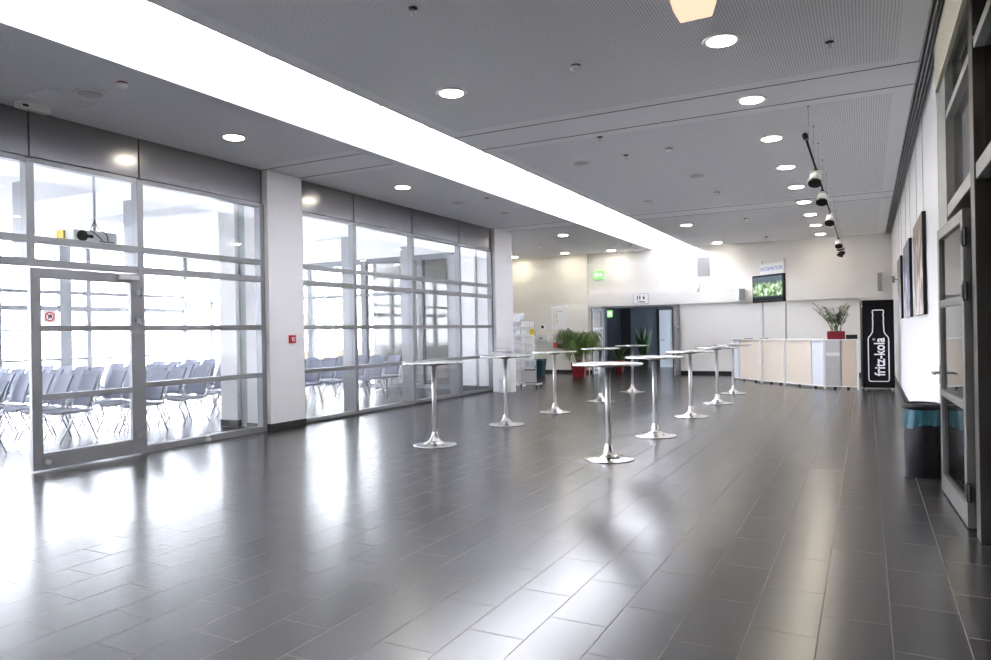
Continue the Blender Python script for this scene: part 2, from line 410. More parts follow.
# door leaf 1
def leaf_mesh(w, h, t, st, top, bot, bars):
    f = MB(); f.box(0, st, -t/2, t/2, .012, h).box(w-st, w, -t/2, t/2, .012, h)
    f.box(st, w-st, -t/2, t/2, .012, bot).box(st, w-st, -t/2, t/2, h-top, h)
    g = MB(); zs = [bot]
    for z0, z1 in bars: f.box(st, w-st, -t/2, t/2, z0, z1); zs += [z0, z1]
    zs.append(h-top)
    for a, b in zip(zs[::2], zs[1::2]): g.box(st, w-st, -.005, .005, a, b)
    return f, g
d1 = struct(empty('door_1', (XL+.06, 4.63, 0), R(90)))
f, g = leaf_mesh(1.34, 2.315, .06, .115, .12, .2, [(.80, .87), (1.59, 1.66)])
f.build('door_frame', M['frame'], d1, bevel=.004); g.build('glazing', M['glass'], d1)
for z in (.25, 1.72, 2.08):
    bx(1.345, 1.39, -.08, -.03, z-.055, z+.055).box(1.28, 1.345, -.06, -.03, z-.03, z+.03).build('hinge', M['grey'], d1, bevel=.004)
bx(1.04, 1.32, -.075, -.03, 2.235, 2.295).build('door_closer', M['alu'], d1, bevel=.006)
MB().cyl((.15, -.03, .1), (.15, -.075, .1), .028, n=16).build('door_stop', M['alu'], d1)
sg = bx(.15, .29, -.0075, -.0055, 1.69, 1.83).build('sign_sticker', M['whitetext'], d1)
rb = MB()
for k in range(24):
    a, b = k*math.pi/12, (k+1)*math.pi/12
    for r0, r1 in ((.042, .055),):
        rb.poly([(.22+r*math.cos(t), -.0085, 1.76+r*math.sin(t)) for r, t in ((r0, a), (r1, a), (r1, b), (r0, b))])
rb.poly([(.187, -.0086, 1.787), (.193, -.0086, 1.793), (.253, -.0086, 1.733), (.247, -.0086, 1.727)])
rb.build('red_ring', M['redtext'], sg)
MB().prism([(.20, 1.735), (.215, 1.735), (.218, 1.75), (.235, 1.75), (.238, 1.735), (.245, 1.735), (.243, 1.775), (.225, 1.785), (.205, 1.775)], -.0083, -.0078).build('black_figure', M['blacktext'], sg)
# frame post beside the door leaf (hinge side is the mullion of window_1)
MB().cyl((XL+.13, 6.98, .02), (XL+.13, 6.98, .055), .04, n=16).cyl((XL+.13, 6.98, .055), (XL+.13, 6.98, .1), .018, n=12).build('door_stop', M['alu'])
tag(bpy.data.objects['door_stop.001'] if 'door_stop.001' in bpy.data.objects else bpy.data.objects['door_stop'], 'small metal floor door stop at the foot of the glass wall before the white column', 'door stop')

# ------------------------------------------------------------------ left room
struct(bx(-20.1, XL-.45, -3, 8.2, 4.25, 4.4).box(-20.1, XL-.45, 8.2, 16.1, 4.25, 4.4).box(XL-.45, XL-.1, -3, 16.1, 4.25, 4.4).build('ceiling', M['room']))
struct(bx(-20.0, XL-.9, 8.3, 8.9, 3.75, 4.25).build('ceiling_beam', M['room']))
struct(bx(-20.1, XL-.1, -3.15, -3, 0, 4.4).build('wall_room', M['room']))
struct(bx(-20.1, XL-.9, 16.1, 16.25, 3.6, 4.4).build('wall_room', M['room']))
for i, (y0, y1) in enumerate(((8.12, 8.5), (15.72, 16.05))):
    struct(bx(*((-9.56, -9.18) if i == 0 else (-9.32, -8.92)), y1-.16, y1, 0, 4.25).build('wall_column', M['room']))
    struct(bx(*((-9.57, -9.17) if i == 0 else (-9.33, -8.91)), y1-.17, y1+.01, 0, .11).build('baseboard_column', M['black']))
    cu = MB(); n = 24; pts = []
    for k in range(n+1):
        pts.append(((-9.16 if i == 0 else -8.9)+.34*k/n, y1-.07+.02*(k % 2)))
    for (a, b), (c, d) in zip(pts, pts[1:]): cu.box(a, c, min(b, d)-.03, max(b, d), .02, 3.9)
    tag(cu.build('folding_partition', M['curtain']), ['grey pleated folding partition stacked beside the nearer white column behind glass', 'grey pleated folding partition stacked at the far end of the glass wall'][i], 'partition')
# far facade of the room
def facade(name, x0, y0, x1, y1, cuts, zs, doors=(), z_top=4.25, w=.1):
    """posts at distances cuts along the line, rails at heights zs"""
    root = struct(empty(name, (x0, y0, 0), math.atan2(y1-y0, x1-x0)))
    L = math.hypot(x1-x0, y1-y0); f = MB()
    for c, ww in cuts: f.box(c-ww/2, c+ww/2, -.08, .08, 0, z_top)
    for z, h in zs: f.box(0, L, -.06, .06, z, z+h)
    f.build('frame', M['fframe'], root)
    bx(0, L, -.006, .006, .1, z_top).build('glazing', M['dim_glass'], root)
    return root
facade('window_3', -20, -3, -20, 16.1, [(c, .14) for c in (.1, 1.9, 3.8, 5.7, 7.6, 9.5, 11.4, 13.3, 17.2, 19)]+[(15.05, .32), (15.72, .14)],
       [(0, .12), (.9, .06), (1.72, .05), (2.28, .14), (2.75, .1), (4.1, .15)])
facade('window_4', -20, 16.1, XL-1.35, 16.1, [(5.42, .18), (7.4, .18), (9.32, .15), (10.25, .15), (3.2, .1), (1.2, .1)],
       [(0, .1), (2.55, .07), (3.45, .15)], z_top=3.6)

# projector hanging from the room ceiling
pj = tag(empty('projector', (-11.0, 7.03, 3.0)), 'white ceiling projector hanging behind the glass above the open door', 'projector')
bx(-.2, .2, -.36, .36, 0, .2).build('body', M['white'], pj, bevel=.02)
MB().cyl((.201, -.24, .1), (.235, -.24, .1), .08, .085, n=24).build('lens', M['dark'], pj)
bx(-.205, -.02, -.39, -.3, .0, .19).build('front_ring', M['paperyellow'], pj)
MB().cyl((0, .1, .2), (0, .1, 1.25), .022, n=10).build('ceiling_pole', M['offwhite'], pj)
MB().tube([(.2, .1, .06), (.24, .0, .12), (.22, -.1, .2), (.05, .02, .28), (.02, .1, .4)], .008, 6).tube([(.2, .2, .06), (.25, .14, .16), (.1, .1, .26), (.02, .1, .36)], .008, 6).build('cable', M['dark'], pj)
bx(.2, .205, -.14, -.05, .08, .13).box(.2, .205, .05, .3, .03, .05).build('connector_panel', M['dark'], pj)
bx(-.1, .1, -.0, .2, .2, .215).build('mount_plate', M['grey'], pj)

# ------------------------------------------------------------------ chairs
def make_chair():
    t = empty('stacking_chair')
    s = MB()
    nx, ny = 8, 8; top = []; bot = []
    for j in range(ny+1):
        v = j/ny; y = -.24+.46*v
        rt, rb_ = [], []
        for i in range(nx+1):
            u = i/nx*2-1; x = u*.215*(1-.06*(1-v))
            z = .455-.012*(1-u*u)+.01*math.cos(v*5)-(.03*(1-v)**4)
            rt.append(s.bm.verts.new((x, y, z+.018))); rb_.append(s.bm.verts.new((x, y, z-.018)))
        top.append(rt); bot.append(rb_)
    for G, fl in ((top, 0), (bot, 1)):
        for j in range(ny):
            for i in range(nx):
                f = s.bm.faces.new((G[j][i], G[j][i+1], G[j+1][i+1], G[j+1][i])); f.smooth = True
    def rim(seq):
        for (a, b), (c, d) in zip(seq, seq[1:]): s.bm.faces.new((a, c, d, b))
    rim([(top[0][i], bot[0][i]) for i in range(nx+1)]); rim([(top[-1][i], bot[-1][i]) for i in range(nx+1)])
    rim([(top[j][0], bot[j][0]) for j in range(ny+1)]); rim([(top[j][-1], bot[j][-1]) for j in range(ny+1)])
    s.build('seat', M['chair_edge'], t)
    b = MB(); F_, B_ = [], []
    nz = 10
    for j in range(nz+1):
        v = j/nz; z = .50+.46*v
        rf, rk = [], []
        for i in range(nx+1):
            u = i/nx*2-1
            x = u*.21*(1-.05*v); y = .19+.17*v-.02*math.sin(v*3.1)-.035*u*u
            rf.append(b.bm.verts.new((x, y, z-(.012 if j == nz else 0)*u*u))); rk.append(b.bm.verts.new((x, y+.022, z-(.012 if j == nz else 0)*u*u)))
        F_.append(rf); B_.append(rk)
    for G in (F_, B_):
        for j in range(nz):
            for i in range(nx):
                f = b.bm.faces.new((G[j][i], G[j][i+1], G[j+1][i+1], G[j+1][i])); f.smooth = True
    def rim2(seq):
        for (a, c), (d, e) in zip(seq, seq[1:]): b.bm.faces.new((a, d, e, c))
    rim2([(F_[0][i], B_[0][i]) for i in range(nx+1)]); rim2([(F_[-1][i], B_[-1][i]) for i in range(nx+1)])
    rim2([(F_[j][0], B_[j][0]) for j in range(nz+1)]); rim2([(F_[j][-1], B_[j][-1]) for j in range(nz+1)])
    b.build('backrest', M['chair'], t)
    for sx in (-1, 1):
        MB().tube([(sx*.2, -.03, .435), (sx*.205, -.06, .41), (sx*.21, -.27, .004)], .009, 8).build('leg', M['chrome'], t)
        MB().tube([(sx*.2, .08, .435), (sx*.205, .11, .41), (sx*.21, .28, .004)], .009, 8).build('leg', M['chrome'], t)
        MB().tube([(sx*.2, -.05, .435), (sx*.2, .17, .435), (sx*.2, .225, .50), (sx*.195, .30, .72)], .009, 8).build('back_support', M['chrome'], t)
    return t
ordn = ['first', 'second', 'third', 'fourth', 'fifth', 'sixth', 'seventh', 'eighth', 'ninth', 'tenth', 'eleventh', 'twelfth']
rows = [(3.95, -10.2), (5.02, -10.27), (6.28, -10.33), (7.33, -10.15), (8.32, -10.40), (9.35, -10.3), (10.4, -10.35), (11.42, -10.5), (12.38, -10.45), (13.0+.35, -10.3), (14.05, -10.35)]
proto = make_chair(); first = True
for ri, (y, x0) in enumerate(rows):
    nch = 10 if y < 9 else (8 if y < 12.8 else 3)
    if y < 4.5: nch = 0
    for ci in range(nch):
        o = proto if first else copy_tree(proto); first = False
        x = x0-.56*ci
        o.location = (x+random.uniform(-.02, .02), y+random.uniform(-.04, .04), 0); o.rotation_euler.z = R(random.uniform(-4, 4))
        tag(o, 'grey stacking chair, %s row from the open doorway, %s seat in from glass wall' % (ordn[ri-1], ordn[ci]), 'chair', 'grey stacking chairs in rows behind the glass wall')
# a small round table with one leg at the room's end
st = tag(empty('side_table', (-11.0, 14.9, 0)), 'small white pedestal table behind the far panes of the glass wall', 'table')
MB().lathe([(0.02, .72), (.34, .72), (.35, .73), (.35, .745), (.34, .75), (.02, .75)], n=28).build('tabletop', M['white'], st)
MB().cyl((0, 0, .06), (0, 0, .72), .02, n=12).build('pole', M['chrome'], st)
lg = MB()
for k in range(4):
    a = k*math.pi/2+.4; lg.tube([(0, 0, .1), (.12*math.cos(a), .12*math.sin(a), .07), (.28*math.cos(a), .28*math.sin(a), .012)], .012, 6)
lg.build('foot', M['chrome'], st)

# ------------------------------------------------------------------ outside
struct(bx(-60, XL-4.05, 16.25, 60, -.2, -.02).box(-60, -20.1, -40, 16.25, -.2, -.02).build('ground', M['outside']))
def bush(name, c, rx, ry, rz, n, m, label, cat, trunk=None, group=None):
    root = tag(empty(name, (c[0], c[1], -.02)), label, cat, group)
    b = MB()
    for _ in range(n):
        while True:
            p = Vector((random.uniform(-1, 1), random.uniform(-1, 1), random.uniform(-1, 1)))
            if .25 < p.length < 1: break
        q = Vector((p.x*rx, p.y*ry, c[2]+p.z*rz)); d = Vector((random.gauss(0, 1), random.gauss(0, 1), random.gauss(0, .6))).normalized()
        e = d.orthogonal().normalized(); s = random.uniform(.09, .2)
        b.poly([q, q+d*s*.5+e*s*.3, q+d*s, q+d*s*.5-e*s*.3])
    b.build('foliage', m, root)
    tb = MB(); tb.cyl((0, 0, 0), (0, 0, c[2]), .09, .05, n=8)
    for k in range(5):
        a = k*1.3; tb.cyl((0, 0, c[2]*.6), (rx*.6*math.cos(a), ry*.6*math.sin(a), c[2]+rz*.3), .04, .015, n=6)
    tb.build('trunk', M['bark'], root)
bush('leafy_tree', (-19.6, 21.5, 2.4), 1.5, 1.2, 1.6, 1500, M['leaf'], 'leafy green tree outside beyond the end glazing of the chair room', 'tree')
bush('leafy_tree', (-23.6, 27, 3.4), 1.8, 1.6, 2.2, 1300, M['leaf2'], 'paler tree outside standing further back beyond the green tree', 'tree')
bush('shrub', (-13.5, 19.6, .85), .9, .6, .45, 700, M['leaf2'], 'low pale shrub outside seen behind the far panes of the glass wall', 'shrub')
pl = tag(empty('planter', (-16.6, 19.4, -.02)), 'long brown wooden planter outside beneath the green tree', 'planter')
bx(-3.2, 1.6, -.3, .3, 0, .95).build('box', M['bark'], pl)
bx(-3.25, 1.65, -.35, .35, .95, 1.02).build('rim', M['beige'], pl)
bd = tag(empty('building', (-19.5, 33, -.02)), 'white building across the courtyard with horizontal window bands', 'building')
bx(-2, 7, 0, 6, 0, 6.5).build('wall', M['facade'], bd)
for z in (1.2, 2.9, 4.6): bx(-1.6, 6.6, -.05, 0, z, z+.55).build('window_band', M['grey'], bd)

# ------------------------------------------------------------------ bar tables
def make_table():
    t = empty('bar_table')
    MB().lathe([(.06, 1.082), (.395, 1.082), (.40, 1.086), (.40, 1.104), (.395, 1.108), (.39, 1.109)], n=56).build('tabletop', M['tabletop'], t)
    MB().lathe([(.398, 1.082), (.405, 1.084), (.405, 1.106), (.398, 1.108)], n=56, caps=False).build('rim', M['chrome'], t)
    MB().lathe([(.028, 1.05), (.10, 1.066), (.115, 1.072), (.115, 1.082)], n=28).build('mounting_plate', M['dark'], t)
    MB().cyl((0, 0, .15), (0, 0, 1.055), .03, n=24).build('pole', M['pole'], t)
    MB().lathe([(.285, .0), (.292, .004), (.29, .010), (.27, .014), (.20, .020), (.14, .030), (.10, .046), (.07, .075), (.052, .115), (.042, .16), (.036, .175), (.03, .18)], n=48).build('base', M['chrome'], t)
    return t
tp = make_table()
TBL = [(-2.665, 7.857, 'round chrome bar table nearest the viewer in the middle of the hall'),
       (-5.118, 7.975, 'round chrome bar table nearest the glass wall and the open glass door'),
       (-5.15, 10.15, 'second chrome bar table along the glass wall, before the white pedestal'),
       (-2.641, 9.80, 'second chrome bar table of the inner row, behind the nearest table'),
       (-2.66, 12.15, 'third chrome bar table of the inner row, in front of the far doorway side'),
       (-5.08, 12.0, 'third chrome bar table of the outer row, before the brochure rack and bin'),
       (-4.98, 16.5, 'fifth and farthest chrome bar table of the outer row, before the dark doorway'),
       (-2.64, 14.45, 'fourth chrome bar table of the inner row, between third and counter'),
       (-2.70, 16.7, 'fifth bar table of the inner row, right before the information counter'),
       (-4.96, 14.16, 'fourth chrome bar table of the outer row, beside the big drooping plant')]
for i, (x, y, lab) in enumerate(TBL):
    o = tp if i == 0 else copy_tree(tp)
    o.location = (x, y, 0); o.rotation_euler.z = i*.7
    tag(o, lab, 'bar table', 'chrome bar tables standing in two rows')

# ------------------------------------------------------------------ ceiling fittings
def place_ceiling(proto, used, x, y, z=ZC):
    o = copy_tree(proto) if used else proto
    o.location = (x, y, z); return o
dl = empty('downlight')
MB().lathe([(.165, .003), (.17, -.006), (.155, -.014), (.13, -.014), (.124, -.004)], n=36, caps=False).build('ring', M['alu'], dl)
MB().lathe([(.123, -.004), (.12, -.016), (.09, -.022), (.03, -.026)], n=36).build('diffuser', M['lamp'], dl)
near_y = [6.63, 8.53, 10.42, 12.42, 14.28, 16.13, 18.0, 20.0, 22.0]
L = [(-1.12, y, '%s lit round downlight of the long row beside the light track' % ordn[i]) for i, y in enumerate(near_y)]
L += [(-3.94, 6.59, 'lit downlight alone in the large perforated ceiling, near the roof light'),
      (-3.98, 18.05, 'lit downlight near the roof light, above the middle of the far hall'),
      (-4.0, 22.3, 'lit downlight near the roof light, close to the end wall'),
      (-7.26, 6.61, 'lit downlight over the glass wall, before the first white column'),
      (-7.26, 10.40, 'lit downlight over the glass wall, past the first white column'),
      (-7.29, 17.98, 'lit downlight in the left ceiling just past the second white column'),
      (-8.95, 22.2, 'lit downlight close to the cream end wall, left of the exit sign'),
      (-7.39, 22.4, 'lit downlight close to the end wall above the exit sign'),
      (-10.9, 22.3, 'lit downlight at the cream end wall, half hidden by the second column'),
      (-1.12, 2.8, None), (-3.94, 2.8, None), (-1.12, -1, None), (-3.94, -1, None), (-7.26, 2.8, None)]
for i, (x, y, lab) in enumerate(L):
    o = place_ceiling(dl, i > 0, x, y)
    tag(o, lab or 'round downlight in the ceiling over the near end of the hall', 'ceiling light', 'round ceiling downlights')
# unlit round speakers / rings
us = empty('ceiling_speaker')
MB().lathe([(.15, -.001), (.155, -.008), (.14, -.014), (.125, -.010)], n=32, caps=False).build('ring', M['white'], us)
MB().lathe([(.124, -.004), (.12, -.010), (.02, -.011)], n=32).build('grille', M['unlit'], us)
SP = [(-7.22, 4.66, 'round unlit ceiling speaker over the glass wall beside the smoke detector'),
      (-3.89, 10.39, 'round unlit ceiling speaker beyond the ceiling strip, near the roof light'),
      (-3.895, 14.2, 'round unlit ceiling speaker near the roof light, mid hall'),
      (-2.53, 12.34, 'flat round unlit disc in the ceiling between two detectors'),
      (-7.235, 12.28, 'flat round unlit disc in the left ceiling past the lit downlight'),
      (-6.97, 13.9, 'second flat disc in the left ceiling before the second column')]
for i, (x, y, lab) in enumerate(SP): tag(place_ceiling(us, i > 0, x, y), lab, 'ceiling speaker', 'round unlit ceiling speakers')
sd = empty('smoke_detector')
MB().lathe([(.04, -.0), (.05, -.006), (.045, -.018)], n=24).build('socket', M['sock'], sd)
MB().lathe([(.045, -.018), (.055, -.03), (.045, -.055), (.02, -.065)], n=24).build('head', M['white'], sd)
SD = [(-2.48, 6.52, 'smoke detector with red socket in the perforated ceiling, nearest of its row'),
      (-2.48, 10.22, 'smoke detector beyond the ceiling strip, second of its row'),
      (-2.5, 14.0, 'smoke detector in the smooth ceiling, third of its row'),
      (-2.51, 17.8, 'smoke detector in the far ceiling, fourth of its row'),
      (-2.51, 21.7, 'tiny smoke detector close to the end wall, fifth of its row'),
      (-6.64, 4.62, 'white smoke detector in the left ceiling beside the round speaker'),
      (-6.5, 12.13, 'white detector in the left ceiling beside the roof light edge'),
      (-6.4, 21.3, 'small detector in the left ceiling near the end wall'),
      (-8.9, 20.1, 'small detector in the left ceiling beyond the second column')]
for i, (x, y, lab) in enumerate(SD): tag(place_ceiling(sd, i > 0, x, y), lab, 'smoke detector', 'smoke detectors on the ceiling')
sk = empty('sprinkler_head')
MB().lathe([(.035, .015), (.038, -.006), (.012, -.01)], n=16).build('plate', M['dark'], sk)
MB().cyl((0, 0, -.01), (0, 0, -.05), .008, n=8).lathe([(.004, -.05), (.022, -.052), (.022, -.055), (.004, -.056)], n=12).build('nozzle', M['steel'], sk)
SK = [(-.26, 7.17, 'small dark sprinkler head in the perforated ceiling near the light track'),
      (-3.165, 4.72, 'small brown fitting in the perforated ceiling near the top edge'),
      (-3.14, 9.12, 'tiny dark fitting just past the ceiling strip'), (-3.135, 10.27, 'tiny dark fitting further past the ceiling strip, beside a detector')]
for i, (x, y, lab) in enumerate(SK): tag(place_ceiling(sk, i > 0, x, y), lab, 'sprinkler', 'small dark ceiling fittings')
# access panels
struct(bx(-7.86, -7.83, 4.35, 4.95, ZC-.003, ZC+.001).box(-7.47, -7.44, 4.35, 4.95, ZC-.003, ZC+.001).box(-7.83, -7.47, 4.35, 4.38, ZC-.003, ZC+.001).box(-7.83, -7.47, 4.92, 4.95, ZC-.003, ZC+.001).build('trim_3', M['ceil']))
el = tag(empty('emergency_light', (-8.1, 4.57, ZC)), 'small white wedge-shaped emergency light at the ceiling above the glass wall', 'emergency light')
bx(-.05, .06, -.17, .17, -.075, .006).build('housing', M['white'], el, bevel=.01)
bx(.06, .063, -.14, -.08, -.06, -.035).build('grille', M['dark'], el)
# linear vent along right wall
lv = struct(empty('ceiling_vent', (XR, 0, ZC)))
vb = MB()
for k in range(5): vb.box(-.16+.035*k, -.16+.035*k+.013, YN, YB, -.02, .05)
vb.build('slats', M['vent'], lv)
bx(-.16, 0, YN, YB, .05, .24).build('vent_box', M['slot'], lv)

# peach lantern hanging near the top edge
pn = tag(empty('pendant_lamp', (-.94, 4.55, 3.48)), 'peach tapered lamp shade hanging from the perforated ceiling, cut by the picture top', 'pendant lamp')
s = MB(); q = []
for z, w in ((0, .10), (.28, .17)):
    q.append([s.bm.verts.new((sx*w, sy*w, z)) for sx, sy in ((-1, -1), (1, -1), (1, 1), (-1, 1))])
for k in range(4): s.bm.faces.new((q[0][k], q[0][(k+1) % 4], q[1][(k+1) % 4], q[1][k]))
s.bm.faces.new(q[0][::-1]); s.bm.faces.new(q[1])
s.build('lamp_shade', M['peach'], pn)
MB().cyl((0, 0, .28), (0, 0, .61), .012, n=8).build('rod', M['grey'], pn)

# light track: rod on wires with spotlights
tk = tag(empty('light_track', (-.57, 0, 3.60)), 'long thin black light track hung from the ceiling along the right side', 'light track')
MB().cyl((0, 8.6, 0), (0, 21.6, 0), .014, n=8).build('rod', M['dark'], tk)
for y in (9.13, 10.08, 11.05, 12.2, 13.4, 14.8, 16.23, 17.8, 19.43, 21.4):
    MB().cyl((0, y, .01), (0, y, ZC-3.6), .0022, n=5).cyl((0, y, ZC-3.612), (0, y, ZC-3.6), .014, n=10).build('hanging_wire', M['grey'], tk)
MB().cyl((0, 8.52, 0), (0, 8.66, 0), .03, n=12).build('end_cap', M['dark'], tk)
sp_ = empty('spotlight')
MB().cyl((0, 0, -.04), (0, 0, 0), .03, n=12).build('bracket', M['dark'], sp_)
bx(-.07, .09, -.05, .05, -.10, -.03).build('ballast', M['offwhite'], sp_, bevel=.01)
MB().cyl((0, 0, -.09), (-.01, -.05, -.2), .075, .085, n=24).build('housing', M['white'], sp_)
MB().cyl((-.01, -.05, -.2), (-.014, -.068, -.235), .092, .09, n=24).build('front_ring', M['dark'], sp_)
SL = [(10.35, 0, 'white spotlight with black rim, nearest on the black track'), (12.0, 0, 'second white spotlight along the black track'),
      (14.55, 0, 'third white spotlight along the black track'), (18.9, .3, 'fourth spotlight on the track, first of the far cluster'),
      (19.5, 3.0, 'fifth spotlight on the track, turned back within the far cluster'), (20.8, .5, 'sixth spotlight on the track, near its far end'),
      (21.4, -.8, 'seventh and farthest spotlight, at the end of the track')]
for i, (y, rz, lab) in enumerate(SL):
    o = sp_ if i == 0 else copy_tree(sp_)
    o.location = (-.57, y, 3.584); o.scale = (.9, .9, .9); o.rotation_euler.z = rz; tag(o, lab, 'spotlight', 'spotlights on the black track')

# ------------------------------------------------------------------ things on the columns and walls
fa = tag(empty('fire_alarm', (-8.27, 8.65, 1.43)), 'red fire alarm call point on the first white column', 'fire alarm')
bx(-.006, .04, -.065, .065, -.065, .065).build('housing', M['red'], fa, bevel=.006)
bx(.04, .045, -.03, .03, -.03, .03).build('button_panel', M['whitetext'], fa); MB().cyl((.045, 0, 0), (.05, 0, 0), .012, n=12).build('button', M['dark'], fa)

def wall_box(name, lab, cat, x0, x1, z0, z1, y=YB, d=.04, m='white', bev=.004):
    return tag(bx(x0, x1, y-d, y, z0, z1).build(name, M[m], bevel=bev), lab, cat)
yb = YB
ex = tag(empty('exit_sign', (-8.04, yb, 3.35)), 'lit green emergency exit sign high on the end wall', 'exit sign')
bx(-.18, .18, -.06, 0, -.14, .14).build('panel', M['exit'], ex)
bx(-.12, -.02, -.064, -.06, -.06, .06).box(.0, .13, -.064, -.06, -.02, .02).build('symbol', M['exitwhite'], ex)
MB().prism([(.08, -.06), (.15, 0), (.08, .06)], -.064, -.06).build('arrow', M['exitwhite'], ex)
# wc sign
wc = tag(empty('toilet_sign', (-6.57, yb-.1, 2.48)), 'white framed toilet sign with black figures above the dark doorway', 'sign')
bx(-.25, .25, -.02, 0, -.17, .17).build('frame', M['grey'], wc)
bx(-.235, .235, -.024, -.02, -.155, .155).build('panel', M['whitetext'], wc)
s = MB()
for cx in (-.11, -.03):
    s.cyl((cx, -.024, .10), (cx, -.03, .10), .016, n=12)
    s.box(cx-.02, cx+.02, -.03, -.024, .02, .08).box(cx-.016, cx-.004, -.03, -.024, -.04, .02).box(cx+.004, cx+.016, -.03, -.024, -.04, .02)
s.prism([(.06, .07), (.14, .07), (.11, -.03), (.09, -.03)], -.03, -.024).cyl((.1, -.024, .10), (.1, -.03, .10), .016, n=12)
s.box(-.12, -.09, -.03, -.024, -.11, -.08).box(-.06, .14, -.03, -.024, -.115, -.085)
s.build('symbols', M['blacktext'], wc)
# recessed grey vent in the end wall
va = tag(empty('wall_vent', (-4.56, yb, 3.42)), 'grey rectangular ventilation panel high on the end wall', 'vent')
bx(-.19, .19, -.025, 0, -.3, .3).build('frame', M['grey'], va)
s = MB()
for k in range(12): s.box(-.17, .17, -.032, -.025, -.28+.047*k, -.28+.047*k+.04)
s.build('louvres', M['grey'], va)
sn = tag(empty('motion_sensor', (-4.72, yb, 2.72+.06)), 'small white sensor on the end wall above the beam, below the grey vent', 'sensor')
bx(-.04, .04, -.12, 0, -.04, .12).build('housing', M['white'], sn, bevel=.01); MB().cyl((0, -.07, -.04), (0, -.09, -.14), .035, .045, n=16).build('head', M['offwhite'], sn)
def speaker(x, y, z, rz, lab):
    t = tag(empty('wall_speaker', (x, y, z), rz), lab, 'speaker')
    bx(-.11, .11, -.22, -.06, -.19, .19).build('cabinet', M['offwhite'], t, bevel=.012)
    bx(-.095, .095, -.225, -.219, -.175, .175).build('grille', M['grey'], t)
    bx(-.02, .02, -.07, 0, -.05, .05).build('bracket', M['dark'], t)
    return t
speaker(-3.47, yb-.1, 2.49, R(28), 'grey wall speaker beside the information screen')
ls = tag(empty('wall_speaker', (.44, yb-.0, 2.72), R(-25)), 'slim grey wall speaker in the far corner above the black fridge', 'speaker')
bx(-.07, .07, -.22, -.1, -.29, .26).build('cabinet', M['offwhite'], ls, bevel=.01); bx(-.06, .06, -.225, -.219, -.27, .24).build('grille', M['grey'], ls); bx(-.015, .015, -.1, .01, -.04, .04).build('bracket', M['dark'], ls)
# notice board, boxes on cream wall
yc = YB-.12
nb = tag(empty('notice_board', (-9.47, yc, 1.93)), 'glass-framed notice board with a pale plan on the cream end wall', 'notice board')
bx(-.32, .32, -.02, 0, -.44, .44).build('frame', M['alu'], nb, bevel=.004)
bx(-.3, .3, -.024, -.02, -.42, .40).build('sheet', M['paper'], nb)
bx(-.2, -.17, -.026, -.024, -.3, .3).box(-.1, .15, -.026, -.024, .2, .24).box(-.12, -.06, -.026, -.024, -.2, .16).build('print', M['beige'], nb)
cl = tag(empty('thermostat', (-10.1, yc, 1.62)), 'small round-edged control with green dial on the cream wall', 'thermostat')
bx(-.09, .09, -.03, .006, -.09, .09).build('housing', M['white'], cl, bevel=.01); MB().cyl((0, -.03, 0), (0, -.04, 0), .055, n=20).build('dial', M['teal_bin'], cl)
fb2 = tag(empty('info_box', (-10.1, yc, 1.22)), 'white flat info box on the cream wall left of the red holder', 'wall box')
bx(-.2, .2, -.08, .006, -.13, .13).build('housing', M['offwhite'], fb2, bevel=.01); bx(-.09, .0, -.084, -.08, -.02, .03).build('print', M['dark'], fb2)
rh = tag(empty('leaflet_holder', (-9.45, yc, 1.15)), 'white wall holder with red and black leaflets beside the drooping plant', 'leaflet holder')
bx(-.24, .2, -.06, .006, -.28, .22).build('backing', M['offwhite'], rh)
bx(-.0, .14, -.085, -.06, .0, .16).build('red_leaflet', M['red'], rh); bx(-.22, -.06, -.10, -.06, -.26, -.08).build('red_leaflet', M['red'], rh)
bx(-.05, .18, -.12, -.06, -.27, -.12).build('dark_leaflet', M['dark'], rh)
# wall-mounted spot on the right wall
ws = tag(empty('wall_bracket', (XR, 17.6, 2.45)), 'small metal bracket fitting on the right wall before the corner', 'bracket')
bx(-.02, 0, -.05, .05, -.08, .08).build('plate', M['alu'], ws); MB().cyl((-.02, 0, 0), (-.14, 0, .03), .015, n=8).cyl((-.14, 0, -.05), (-.14, 0, .09), .035, n=12).build('arm', M['grey'], ws)

# pictures on the right wall
PC = [(10.06, 11.85, (.16, .11, .09), (.32, .25, .21), (.75, .7, .66), 'large brown picture panel on the right wall, nearest of three'),
      (13.05, 14.95, (.1, .1, .18), (.2, .2, .33), (.7, .7, .74), 'blue-grey picture panel on the right wall, middle of three'),
      (16.3, 17.95, (.16, .16, .18), (.3, .3, .33), (.7, .7, .72), 'grey picture panel on the right wall, farthest of three')]
for i, (y0, y1, a, b_, c, lab) in enumerate(PC):
    t = tag(empty('picture_panel', (XR, 0, 0)), lab, 'picture', 'picture panels on the right wall')
    bx(-.045, -.004, y0, y1, 1.615, 2.87).build('panel_edge', M['dark'], t)
    bx(-.05, -.045, y0+.002, y1-.002, 1.617, 2.868).build('picture', art_mat('artwork_%d' % i, a, b_, c), t)
    for y in (y0+.25, y1-.25): MB().cyl((-.012, y, 2.87), (-.012, y, ZC-.02), .003, n=5).build('hanging_wire', M['grey'], t)

